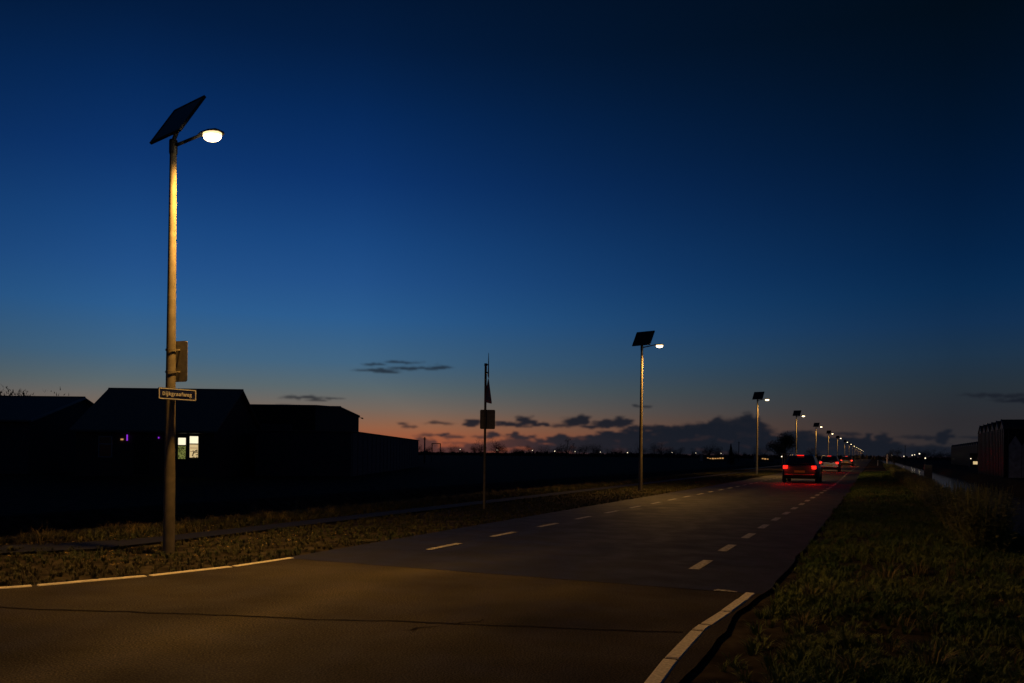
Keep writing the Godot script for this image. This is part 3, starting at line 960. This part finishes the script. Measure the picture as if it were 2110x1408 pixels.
func build_houses() -> void:
	# the house with the lit windows
	var b := gabled("farmhouse", "long dark farmhouse with two bright windows and a tall slate roof", "house", off(-24.5, 60.0, -0.3), VIEW_TURN, 9.2, 10.0, 3.0, 5.95, M.brick, M.roof)
	window(b, Vector3(2.5, 1.75, 5.0), 0.52, 1.4, M.window_white, M.window_green)
	window(b, Vector3(3.3, 1.85, 5.0), 0.58, 1.42, M.window_white, M.window_room)
	window(b, Vector3(-2.6, 1.8, 5.0), 0.8, 1.3, M.window_dark, M.window_dark)
	for w in [[2.5, -0.25, 0.25, 1.05, 0.85, 70], [3.3, -0.1, 0.28, 1.15, 0.5, 40]]:
		var leafy := mb()
		for k in w[5]:
			var c := Vector3(w[0] + rng.randf_range(w[1], w[2]), w[3] + rng.randf() * w[4], 5.05)
			var d := Vector3(rng.randf_range(-1, 1), rng.randf_range(-0.6, 1), rng.randf_range(0, 0.2)).normalized() * rng.randf_range(0.05, 0.11)
			var sd := d.cross(Vector3.BACK) * 0.4
			tri(leafy, c - sd, c + sd, c + d, Vector3.BACK)
		part("sill_plant", leafy, M.leaf_dark, b)
	for y in [1.55, 1.78]:
		var bars := mb()
		bx(bars, Vector3(3.3, y, 5.06), Vector3(0.5, 0.025, 0.02))
		part("window_bar", bars, M.wood, b)
	var st := mb()
	bx(st, Vector3(-0.2, 1.15, 5.03), Vector3(0.95, 2.3, 0.08))
	var door := part("door", st, M.wood, b)
	st = mb()
	bx(st, Vector3(0.15, 1.05, 5.09), Vector3(0.04, 0.14, 0.05))
	part("handle", st, M.steel, door)
	for p in [[-1.15, 2.42, 0.06, 0.4], [0.95, 2.44, 0.06, 0.1]]:
		st = mb()
		bx(st, Vector3(p[0], p[1], 5.06), Vector3(p[2], p[3], 0.06))
		part("purple_lamp", st, M.purple, b)
	st = mb()
	bx(st, Vector3(-1.5, 2.3, 5.05), Vector3(0.16, 0.1, 0.06))
	part("porch_lamp", st, M.amber, b)
	st = mb()
	bx(st, Vector3(-2.2, 5.5, -1.6), Vector3(0.7, 1.0, 0.6), Basis(), 0.03)
	part("chimney", st, M.brick, b)
	# the low barn at the left edge
	var a := gabled("left_barn".replace("left_", ""), "wide low barn with shallow roof at the left edge of the picture", "barn", off(-46.0, 65.0, -0.3), VIEW_TURN, 24.0, 14.0, 3.6, 5.6, M.sheet_metal, M.roof)
	st = mb()
	bx(st, Vector3(4.0, 1.5, 7.04), Vector3(4.0, 3.4, 0.08))
	part("barn_door", st, M.wood, a)
	for s in [1.0]:
		st = mb()   # pale verge board along the front slope of the right gable
		var p0 := Vector3(12.34, 5.62, 0.0)
		var p1 := Vector3(12.34, 3.56, 7.3)
		bx(st, (p0 + p1) / 2, Vector3(0.05, 0.16, p0.distance_to(p1)), Basis(Vector3.RIGHT, atan2(p0.y - p1.y, 7.3)))
		part("verge_board", st, M.trim, a)
	# the flat-topped shed right of the house
	var c := gabled("storage_shed", "large black shed with nearly flat roof, right of the farmhouse", "shed", off(-20.7, 75.0, -0.3), VIEW_TURN, 10.0, 18.6, 5.25, 5.62, M.wood, M.roof, 0.1)
	st = mb()
	bx(st, Vector3(1.0, 1.9, 9.34), Vector3(4.4, 3.8, 0.08))
	part("sliding_door", st, M.sheet_metal, c)
	st = mb()
	bx(st, Vector3(5.25, 5.1, -9.0), Vector3(0.45, 0.04, 0.04))
	bx(st, Vector3(5.4, 5.03, -9.0), Vector3(0.22, 0.1, 0.18), Basis(Vector3.BACK, -0.3))
	part("unlit_floodlight", st, M.dark_steel, c)
	# the long low shed that runs away from the viewer
	var d := thing("long_low_shed", "long low grey shed with level roof running back beside the black shed", "shed", off(-15.2, 81.5, -0.3), VIEW_TURN)
	st = mb()
	bx(st, Vector3(0, 1.35, 0), Vector3(7.0, 3.5, 43.0))
	part("wall", st, M.sheet_metal, d)
	st = mb()
	bx(st, Vector3(0, 3.13, 0), Vector3(7.3, 0.06, 43.3))
	part("roof", st, M.roof, d)
	for k in 21:
		st = mb()
		bx(st, Vector3(3.515, 1.35, -21.0 + k * 2.1), Vector3(0.03, 3.4, 0.12))
		part("wall_rib", st, M.sheet_metal, d)


# ridges run away from the road; six glass gables along the road side
func greenhouse(label: String, at: Vector3, bays: int, bay: float, deep: float, eave: float, peak: float, toothed: bool) -> void:
	var t := thing("greenhouse", label, "greenhouse", at)
	for k in bays:
		var z := -bay * (k + 0.5)
		var st := mb()   # glazing of one gable
		plate(st, PackedVector2Array([Vector2(-bay / 2, -0.6), Vector2(bay / 2, -0.6), Vector2(bay / 2, eave), Vector2(0, peak), Vector2(-bay / 2, eave)]), -0.02, 0.0, Transform3D(Basis(Vector3.UP, -PI / 2), Vector3(0, 0, z)))
		var pane := part("gable_glazing", st, M.glass, t)
		st = mb()
		for m in range(-1, 3):
			var zz := z + bay * (m - 0.5) / 3.0
			bx(st, Vector3(-0.02, (eave - 0.6) / 2 , zz), Vector3(0.04, eave + 0.6, 0.05))
		part("mullion", st, M.mullion, pane)
		for s in [-1.0, 1.0]:
			st = mb()
			quad(st, Vector3(0.02, peak, z), Vector3(deep, peak, z), Vector3(deep, eave, z + s * bay / 2), Vector3(0.02, eave, z + s * bay / 2), Vector3(0, 1, s))
			part("roof_glazing", st, M.glass, t)
			st = mb()
			tube(st, Vector3(-0.03, peak + 0.01, z), Vector3(-0.03, eave + 0.01, z + s * bay / 2), 0.04, 0.04, 6)
			part("gable_rail", st, M.mullion, pane)
		st = mb()
		bx(st, Vector3(deep / 2, eave - 0.08, z - bay / 2), Vector3(deep, 0.14, 0.18))
		part("gutter", st, M.mullion, t)
	# end wall towards the viewer: dark glass above, whitened panes with toothed tops below
	var st := mb()
	bx(st, Vector3(deep / 2 + 0.02, eave / 2 - 0.3, 0.02), Vector3(deep, eave + 0.6, 0.04))
	part("end_glazing", st, M.glass, t)
	st = mb()
	bx(st, Vector3(deep / 2, eave + 0.02, 0.06), Vector3(deep + 0.2, 0.16, 0.2))
	part("eaves_beam", st, M.mullion, t)
	if toothed:
		var w := 0.95
		for k in int(deep / w):
			st = mb()
			var x0 := 0.3 + k * w
			plate(st, PackedVector2Array([Vector2(x0, -0.3), Vector2(x0 + w - 0.03, -0.3), Vector2(x0 + w - 0.03, 2.55), Vector2(x0 + w * 0.5, 3.35), Vector2(x0, 2.55)]), 0.05, 0.07)
			part("whitened_pane", st, M.screen, t)
		for k in int(deep / w / 2):
			st = mb()
			bx(st, Vector3(0.3 + k * w * 2 - 0.015, eave / 2, 0.075), Vector3(0.05, eave, 0.05))
			part("mullion", st, M.mullion, t)


func build_greenhouses() -> void:
	greenhouse("nearest glass greenhouse with saw-tooth roof at the right edge", Vector3(9.7, -0.1, -77.3), 6, 3.0, 26.0, 3.95, 4.72, true)
	greenhouse("farther long greenhouse behind the nearest one, small lit window below", Vector3(17.6, -0.1, -150.0), 20, 4.0, 30.0, 3.9, 4.6, false)
	# lit loading bay in front of the farther greenhouse
	var t := thing("loading_bay", "low lit loading bay at the foot of the farther greenhouse", "loading bay", Vector3(16.2, -0.2, -158.0))
	var st := mb()
	bx(st, Vector3(0, 1.2, -1.0), Vector3(2.6, 2.4, 2.0))
	part("bay_wall", st, M.wood, t)
	st = mb()
	bx(st, Vector3(-0.2, 0.8, 0.03), Vector3(1.3, 0.5, 0.05))
	part("lit_window", st, M.window_room, t)
	for x in [-1.2, -0.1, 0.9]:
		st = mb()
		bx(st, Vector3(x, 1.5, 0.05), Vector3(0.16, 0.1, 0.1))
		part("bay_lamp", st, M.far_lamp, t)


# ------------------------------------------------------------------ trees
# a rounded crown: limbs that fan out, and fine twigs gathered in uneven lobes
func make_tree(called: String, label: String, at: Vector3, h: float, density: float, group := "", wide := 0.46) -> Node3D:
	var t := thing(called, label, "tree", at, 0.0, group)
	var st := mb(true)
	var tw := mb()
	tube(st, Vector3(0, -0.4, 0), Vector3(0, h * 0.25, 0), h * 0.03, h * 0.022, 7, false)
	var hub := Vector3(0, h * 0.16, 0)
	for k in 11:
		var a := TAU * k / 11.0 * 2.4 + rng.randf_range(-0.4, 0.4)
		var up := rng.randf_range(0.3, 0.8)
		var r := h * wide * rng.randf_range(0.25, 0.68) * sqrt(maxf(1.0 - pow((up - 0.5) / 0.55, 2), 0.05))
		var c := Vector3(cos(a) * r, h * up, sin(a) * r)
		var size := h * wide * rng.randf_range(0.3, 0.46)
		tube(st, hub, hub.lerp(c, 0.6) + Vector3(0, h * 0.03, 0), h * 0.013, h * 0.007, 4, false)
		tube(st, hub.lerp(c, 0.6) + Vector3(0, h * 0.03, 0), c, h * 0.007, h * 0.003, 4, false)
		for j in int(80 * density):
			var b := Vector3(rng.randfn(0, 0.5), rng.randfn(0, 0.45), rng.randfn(0, 0.5)).limit_length(1.0) * size + c
			var e := ((b - hub).normalized() + Vector3(rng.randf_range(-1, 1), rng.randf_range(-0.4, 1), rng.randf_range(-1, 1)) * 0.9).normalized() * h * rng.randf_range(0.02, 0.06)
			var side := e.cross(Vector3(rng.randf_range(-1, 1), rng.randf_range(-1, 1), rng.randf_range(-1, 1))).normalized() * h * 0.006
			tri(tw, b - side, b + side, b + e, side.cross(e))
	part("trunk", st, M.bark, t)
	part("crown", tw, M.twig, t)
	return t


func make_conifer(label: String, at: Vector3, h: float) -> Node3D:
	var t := thing("conifer", label, "tree", at)
	var st := mb(true)
	tube(st, Vector3(0, -0.3, 0), Vector3(0, h, 0), h * 0.025, 0.02, 7)
	part("trunk", st, M.bark, t)
	st = mb()
	for k in 900:
		var f := rng.randf()
		var y := h * (0.08 + 0.92 * f)
		var reach := h * 0.3 * (1.0 - f) * rng.randf_range(0.3, 1.1) + 0.05
		var a := rng.randf() * TAU
		var tip := Vector3(cos(a) * reach, y - reach * 0.25, sin(a) * reach)
		var side := Vector3(-sin(a), 0.3, cos(a)) * h * 0.035
		tri(st, Vector3(0, y, 0).lerp(tip, 0.25) - side, Vector3(0, y, 0).lerp(tip, 0.25) + side, tip, Vector3.UP)
	part("crown", st, M.twig, t)
	return t


func build_trees() -> void:
	make_tree("bare_tree", "big round bare tree standing between the third and fourth street lamps", Vector3(-15.2, -0.4, -157.0), 6.1, 8.0, "", 0.56)
	make_conifer("pointed conifer on the horizon left of the third street lamp", Vector3(-23.7, -0.4, -153.0), 3.9)
	make_tree("bare_tree", "bushy tree top showing above the barn roof at the left edge", off(-56.0, 92.0, -0.4), 9.4, 3.0)
	make_tree("bare_tree", "thin bare tree top just clearing the middle of the barn roof", off(-51.5, 92.0, -0.4), 8.7, 1.0)
	make_tree("bare_tree", "low bushy tree left of the fifth street lamp's foot", Vector3(-11.8, -0.4, -185.0), 3.9, 1.7)
	make_tree("bare_tree", "dark round tree right of the lamp row's far end", Vector3(3.6, -0.3, -260.0), 3.3, 1.8)
	make_tree("bare_tree", "dark bushy tree left of the farther greenhouse's end", off(44.0, 92.0, -0.4) + Vector3(0, 0, -60), 3.6, 1.8)
	var far: Array[Node3D] = []
	for k in 4:
		far.append(make_tree("far_tree", "small dark tree in the far tree line along the horizon", off(-60.0 + 47.0 * k, 340.0, -0.4), [7.0, 9.0, 6.0, 8.0][k], [2.0, 0.8, 2.2, 1.4][k], "trees along the horizon", [0.7, 0.42, 0.9, 0.55][k]))
	for k in 64:
		var away := rng.randf_range(280.0, 520.0)
		var x := (-210.0 + 15.6 * k + rng.randf_range(-9.0, 9.0)) / 1700.0
		if k > 46: x = rng.randf_range(0.465, 0.6)
		copy_of(far[k % 4], "small dark tree in the far tree line along the horizon", off(x * away, away, -0.4), rng.randf() * TAU, rng.randf_range(0.5, 1.05), "trees along the horizon")
	# low thicket that closes the horizon
	var st := mb()
	for k in 9000:
		var away := rng.randf_range(520.0, 620.0)
		var x := rng.randf_range(-0.75, 0.75)
		var p := off(x * away, away, -0.5)
		var hh := (2.6 + 1.5 * patch_noise.get_noise_1d(x * 900.0) + 1.2 * patch_noise.get_noise_1d(x * 4000.0)) * rng.randf_range(0.3, 1.0)
		var a := rng.randf() * TAU
		var side := Vector3(cos(a), 0, sin(a)) * rng.randf_range(0.5, 1.6)
		tri(st, p - side, p + side, p + Vector3(rng.randf_range(-0.6, 0.6), hh + 0.5, 0), Vector3(-sin(a), 0.2, cos(a)))
	var th := part("distant_thicket", st, M.twig, self)
	tag(th, "low dark belt of distant bushes closing the whole horizon", "thicket", "", "stuff")


# ------------------------------------------------------------------ small far things
func far_light(label: String, at: Vector3, height: float, r: float) -> void:
	var t := thing("far_street_light", label, "street light", at, 0.0, "distant points of light")
	var st := mb(true)
	tube(st, Vector3(0, -0.5, 0), Vector3(0, height, 0), 0.08, 0.06, 6)
	part("post", st, M.dark_steel, t)
	st = mb(true)
	lathe(st, Vector3(0, height, 0), [Vector2(0, -r), Vector2(r * 0.7, -r * 0.7), Vector2(r, 0), Vector2(r * 0.7, r * 0.7), Vector2(0, r)], 10)
	part("bulb", st, M.far_lamp, t)


func build_far_things() -> void:
	# points of light: across and up as seen, far off
	var dots := [[948, 926.5, 300, 0.7], [1024, 928, 300, 1.0], [1097, 928.6, 320, 0.7], [1143, 930, 320, 1.0], [1185, 931, 320, 0.7], [1237, 932, 340, 0.9], [1293, 933, 300, 0.9], [1385, 933, 300, 0.7], [1434, 934, 300, 0.6], [1486, 934.6, 300, 0.8], [1838, 937.8, 320, 0.8], [1863, 940.7, 260, 0.8], [1880, 938.4, 260, 0.9], [1885, 937.5, 260, 0.7], [1895, 935.4, 220, 1.0], [1907, 944.5, 160, 0.7]]
	for q in dots:
		var x: float = (q[0] - 1055.0) / 1700.0
		var y: float = EYE - (q[1] - 933.5 - 0.0114 * (q[0] - 1055.0)) * q[2] / 1700.0
		far_light("tiny point of street light far off on the dark horizon", off(x * q[2], q[2], -0.4), y + 0.4, 0.17 * q[3])
	# masts
	for q in [["tall thin mast on the horizon between conifer and third lamp", off(66.0, 240.0, -0.4), 5.8], ["thin pole beside the end of the long grey shed", off(-14.2, 134.0, -0.4), 4.2], ["slender mast right of the lamp row's end", off(143.0, 300.0, -0.4), 6.2], ["short post on the horizon behind the sign post's right side", off(30.0, 400.0, -0.4), 7.0]]:
		var t := thing("mast", q[0], "mast", q[1])
		var st := mb(true)
		tube(st, Vector3(0, -0.4, 0), Vector3(0, q[2], 0), 0.14, 0.1, 6)
		part("pole", st, M.dark_steel, t)
		st = mb()
		bx(st, Vector3(0, q[2] - 0.3, 0), Vector3(0.5, 0.12, 0.12))
		part("crossbar", st, M.dark_steel, t)
	# square portal frame by the grey shed
	var t := thing("portal_frame", "dark square goal-like frame on the horizon right of the grey shed", "frame", off(-13.8, 150.0, -0.4), VIEW_TURN)
	for s in [-1.0, 1.0]:
		var st := mb()
		bx(st, Vector3(s * 0.75, 1.6, 0), Vector3(0.16, 3.3, 0.16))
		part("upright", st, M.dark_steel, t)
	var st := mb()
	bx(st, Vector3(0, 3.32, 0), Vector3(1.66, 0.14, 0.18))
	part("crossbeam", st, M.dark_steel, t)
	# open roadside shelter of four posts
	t = thing("roadside_shelter", "small pale open shelter of posts beside the third and fourth lamps", "shelter", Vector3(-12.6, -0.05, -136.0), VIEW_TURN)
	for k in 4:
		st = mb()
		bx(st, Vector3(-0.55 + k * 0.37, 0.85, 0), Vector3(0.14, 1.9, 0.14))
		part("post", st, M.concrete, t)
	st = mb()
	bx(st, Vector3(0, 1.86, 0), Vector3(1.5, 0.12, 1.0))
	part("roof_slab", st, M.concrete, t)
	st = mb()
	bx(st, Vector3(-0.7, 1.35, 0.12), Vector3(0.14, 0.14, 0.1))
	part("small_lamp", st, M.far_lamp, t)
	# lit glasshouses far across the field
	for q in [["row of amber-lit glasshouse openings far across the field", 103.0, 250.0, 5.2], ["small amber-lit opening left of the round bare tree", 77.0, 250.0, 2.0]]:
		t = thing("lit_glasshouse", q[0], "glasshouse", off(62.0 if q[3] > 3.0 else q[1], q[2], -0.4), VIEW_TURN)
		st = mb()
		bx(st, Vector3(0, 0.9, -2.0), Vector3(q[3] + 3.0, 1.8, 4.0))
		part("wall", st, M.sheet_metal, t)
		for k in int(q[3] / 0.75) + 1:
			st = mb()
			bx(st, Vector3(-q[3] / 2 + k * 0.75, 0.85 + rng.randf_range(-0.1, 0.1), 0.03), Vector3(0.5, rng.randf_range(0.15, 0.4), 0.05))
			part("lit_window", st, M.amber, t)
	# pale marker on the right verge, and a short reflector post left of it
	t = thing("marker_post", "pale tapering marker post with a collar on the right verge", "marker post", Vector3(1.85, -0.02, -132.0))
	st = mb(true)
	lathe(st, Vector3.ZERO, [Vector2(0.17, -0.1), Vector2(0.16, 0.3), Vector2(0.11, 1.1), Vector2(0.1, 1.16)], 12)
	part("shaft", st, M.pale, t)
	st = mb(true)
	lathe(st, Vector3.ZERO, [Vector2(0.1, 1.16), Vector2(0.2, 1.2), Vector2(0.22, 1.28), Vector2(0.18, 1.36), Vector2(0.08, 1.4)], 12)
	part("collar", st, M.pale, t)
	st = mb(true)
	lathe(st, Vector3.ZERO, [Vector2(0.08, 1.4), Vector2(0.11, 1.55), Vector2(0.08, 1.72), Vector2(0.03, 1.86), Vector2(0.0, 1.88)], 12)
	part("finial", st, M.pale, t)
	t = thing("reflector_post", "short white reflector post left of the pale marker", "reflector post", Vector3(0.62, -0.02, -138.0))
	st = mb()
	bx(st, Vector3(0, 0.45, 0), Vector3(0.12, 0.95, 0.08), Basis(), 0.015)
	part("post", st, M.pale, t)
	st = mb()
	bx(st, Vector3(0, 0.7, 0.043), Vector3(0.06, 0.16, 0.01))
	part("reflector", st, M.steel, t)
	# concrete head wall at the ditch
	t = thing("culvert_pillar", "squat concrete pillar with a pale panel beside the right ditch", "pillar", Vector3(4.3, -0.5, -79.0))
	st = mb()
	bx(st, Vector3(0, 0.55, 0), Vector3(0.62, 1.5, 0.5), Basis(), 0.03)
	part("pillar", st, M.concrete, t)
	st = mb()
	bx(st, Vector3(0, 1.12, 0.262), Vector3(0.5, 0.3, 0.02))
	part("panel", st, M.concrete, t)


# ------------------------------------------------------------------ grass and weeds
func tuft(blades: int, h: float, spread: float, width: float) -> ArrayMesh:
	var st := mb()
	for k in blades:
		var a := rng.randf() * TAU
		var lean := rng.randf_range(0.15, 1.0) * spread
		var b := Vector3(cos(a), 0, sin(a))
		var p := b * rng.randf() * spread * 0.35
		var hh := h * rng.randf_range(0.5, 1.0)
		var side := b.cross(Vector3.UP) * width
		var m := p + b * lean * 0.35 + Vector3.UP * hh * 0.6
		var t := p + b * lean + Vector3.UP * hh * rng.randf_range(0.75, 1.0)
		var out := Vector3(b.x, 0.6, b.z)
		quad(st, p - side, p + side, m + side * 0.7, m - side * 0.7, out)
		tri(st, m - side * 0.7, m + side * 0.7, t, out)
	st.generate_normals()
	return st.commit()


func weed() -> ArrayMesh:
	var st := mb()
	for k in 5:
		var a := rng.randf() * TAU
		var lean := Vector3(cos(a), 0, sin(a)) * rng.randf_range(0.05, 0.3)
		var foot := Vector3(cos(a), 0, sin(a)) * 0.06
		var h := rng.randf_range(0.55, 1.0)
		tube(st, foot, foot + lean + Vector3.UP * h, 0.006, 0.003, 3, false)
		for j in 9:
			var f := rng.randf_range(0.15, 1.0)
			var p := foot + (lean + Vector3.UP * h) * f
			var b := rng.randf() * TAU
			var d := Vector3(cos(b), rng.randf_range(-0.2, 0.5), sin(b)).normalized() * rng.randf_range(0.06, 0.15)
			var side := d.cross(Vector3.UP).normalized() * d.length() * 0.25
			tri(st, p, p + d * 0.5 + side, p + d, Vector3.UP)
			tri(st, p, p + d * 0.5 - side, p + d, Vector3.UP)
	st.generate_normals()
	return st.commit()


func scatter(called: String, label: String, category: String, m: Mesh, spots: Array, tints: Array) -> void:
	var mm := MultiMesh.new()
	mm.transform_format = MultiMesh.TRANSFORM_3D
	mm.use_colors = true
	mm.mesh = m
	mm.instance_count = spots.size()
	for k in spots.size():
		var q: Array = spots[k]
		var b := Basis(Vector3.UP, rng.randf() * TAU) * Basis(Vector3.RIGHT, rng.randf_range(-0.15, 0.15))
		mm.set_instance_transform(k, Transform3D(b.scaled(Vector3.ONE * q[2]), on_ground(q[0], q[1])))
		var c: Color = (tints[0] as Color).lerp(tints[1], clampf(0.5 + 0.9 * patch_noise.get_noise_2d(q[0] * 25.0, q[1] * 25.0) + rng.randf_range(-0.35, 0.35), 0, 1))
		mm.set_instance_color(k, c)
	var o := MultiMeshInstance3D.new()
	o.multimesh = mm
	o.material_override = M.grass
	o.name = numbered(called)
	add_child(o)
	tag(o, label, category, "", "stuff")


func build_grass() -> void:
	var g := tuft(16, 0.085, 0.09, 0.004)
	var spots := []
	for k in 30000:
		var s := 3.0 + pow(rng.randf(), 1.7) * 75.0
		var u := rng.randf_range(-0.9, 3.4)
		if u < road_right(s) + 0.06 + 0.3 * patch_noise.get_noise_2d(s * 60.0, 4.0): continue
		var dense := patch_noise.get_noise_2d(u * 18.0, s * 18.0)
		if dense < -0.28 and rng.randf() < 0.7: continue
		if s < 7.5 and u < -0.55 and rng.randf() < 0.85: continue
		spots.append([u, s, rng.randf_range(0.5, 1.25) * (1.0 + 0.7 * maxf(dense, 0.0)) * (1.0 + s * 0.012)])
	scatter("right_verge_grass".replace("right_", ""), "short patchy green grass covering the verge right of the road", "grass", g, spots, [Color(0.05, 0.105, 0.015), Color(0.15, 0.18, 0.035)])
	spots = []
	for k in 30000:
		var s := 3.0 + pow(rng.randf(), 1.5) * 80.0
		var u := rng.randf_range(-15.0, -6.9)
		if u > road_left(s) - 0.1: continue
		if absf(u + 10.05) < 0.34 and s > 9.0: continue
		if s < 9.0 and u < -10.0 + (s - 8.4) * 1.1 and u > -11.4 + (s - 8.4) * 1.3: continue
		spots.append([u, s, rng.randf_range(0.5, 1.2) * (1.35 if u < -10.6 else 0.9)])
	scatter("verge_grass", "rough dry grass on the verge round the lamp post, left of the road", "grass", g, spots, [Color(0.022, 0.034, 0.008), Color(0.06, 0.052, 0.016)])
	# taller seeding clumps, straw coloured
	var dry := tuft(22, 0.17, 0.14, 0.003)
	spots = []
	for k in 900:
		var s := 3.5 + pow(rng.randf(), 1.5) * 40.0
		spots.append([rng.randf_range(-0.6, 3.2), s, rng.randf_range(0.5, 1.1)])
	for k in 500:
		var s := 6.0 + pow(rng.randf(), 1.5) * 40.0
		spots.append([rng.randf_range(-14.0, -10.7), s, rng.randf_range(0.7, 1.4)])
	scatter("dry_grass_clumps".replace("_clumps", ""), "straw-coloured taller grass scattered over both verges", "grass", dry, spots, [Color(0.12, 0.1, 0.03), Color(0.2, 0.15, 0.06)])
	# a few pale tufts that stand out one by one
	for q in [["pale straw tuft beside the far end of the white kerb", -0.55, 8.4, 1.2], ["pale straw tuft nearest the kerb stones, in the dark soil", -0.5, 6.9, 1.0], ["broad straw-coloured grass tuft in the near right corner's middle", 0.35, 5.9, 1.5], ["straw tuft at the very bottom edge right of the kerb", -0.1, 5.5, 1.1], ["tall pale tuft in the middle of the right verge", 0.15, 9.9, 1.5], ["pair of bleached stalks right of the tall pale tuft", 0.5, 10.6, 1.3]]:
		var gt := thing("grass_tuft", q[0], "grass tuft", on_ground(q[1], q[2]))
		var blades := MeshInstance3D.new()
		blades.name = "blades"
		blades.mesh = tuft(46, 0.17, 0.16, 0.004)
		blades.material_override = M.straw
		blades.scale = Vector3.ONE * q[3]
		gt.add_child(blades, true)
	# tall weeds along the top of the right-hand bank
	var wd := weed()
	spots = []
	for k in 7000:
		var s := 13.5 + pow(rng.randf(), 1.25) * 110.0
		var u := 1.3 + pow(rng.randf(), 1.2) * 1.9
		if u > 0.118 * s + 0.1 or u > 2.5: continue
		spots.append([u, s, rng.randf_range(0.55, 1.0) * (1.0 if s < 21.0 else 0.52 if s < 36.0 else 0.68)])
	scatter("tall_weeds", "waist-high weeds and nettles along the bank of the right ditch", "weeds", wd, spots, [Color(0.09, 0.12, 0.028), Color(0.24, 0.22, 0.07)])
	spots = []
	for k in 900:
		spots.append([rng.randf_range(-20.8, -13.9), 4.0 + pow(rng.randf(), 1.4) * 90.0, rng.randf_range(0.3, 0.7)])
	for k in range(spots.size() - 1, -1, -1):
		if spots[k][0] > -19.6 and spots[k][0] < -14.9: spots.remove_at(k)
	scatter("tall_weeds", "low reeds and weeds along the banks of the left ditch", "weeds", wd, spots, [Color(0.03, 0.04, 0.012), Color(0.08, 0.065, 0.02)])
	# fallen leaves
	var st := mb()
	for k in 3:
		var a := TAU * k / 3
		tri(st, Vector3.ZERO, Vector3(cos(a) * 0.02 + 0.008, 0.012, sin(a) * 0.02), Vector3(cos(a + 1.0) * 0.026, 0.02, sin(a + 1.0) * 0.026), Vector3.UP)
	st.generate_normals()
	spots = []
	for k in 1100:
		if rng.randf() < 0.6:
			spots.append([rng.randf_range(1.0, 3.2), 8.0 + pow(rng.randf(), 1.3) * 12.0, rng.randf_range(0.5, 1.1)])
		else:
			spots.append([rng.randf_range(-12.0, -8.2), 7.2 + rng.randf() * 5.0, rng.randf_range(0.6, 1.2)])
	scatter("fallen_leaves", "small dry yellow leaves lying in the grass of both verges", "leaves", st.commit(), spots, [Color(0.22, 0.14, 0.03), Color(0.36, 0.27, 0.12)])


# ------------------------------------------------------------------
func _ready() -> void:
	rng.seed = 20
	hill_noise.seed = 2
	hill_noise.frequency = 0.03
	patch_noise.seed = 6
	patch_noise.frequency = 0.02
	patch_noise.fractal_octaves = 3

	var cam := Camera3D.new()
	cam.name = "camera"
	cam.set_frustum(0.0828235, Vector2(0, 0.0135), 0.1, 9000.0)
	cam.position = Vector3(0, EYE, 0)
	cam.basis = Basis(Vector3.UP, VIEW_TURN) * Basis(Vector3.BACK, 0.0114)
	cam.current = true
	add_child(cam)

	var we := WorldEnvironment.new()
	we.name = "world_environment"
	var env := Environment.new()
	env.background_mode = Environment.BG_SKY
	env.tonemap_mode = Environment.TONE_MAPPER_LINEAR
	env.tonemap_exposure = 1.0
	env.sdfgi_enabled = true
	env.ssao_enabled = true
	env.ssil_enabled = true
	var sm := PanoramaSkyMaterial.new()
	sm.panorama = ImageTexture.create_from_image(make_sky())
	var sky := Sky.new()
	sky.sky_material = sm
	env.sky = sky
	we.environment = env
	add_child(we)

	make_materials()
	build_land()
	build_houses()
	build_greenhouses()
	build_lamps()
	build_signs()
	build_cars()
	build_trees()
	build_far_things()
	build_grass()
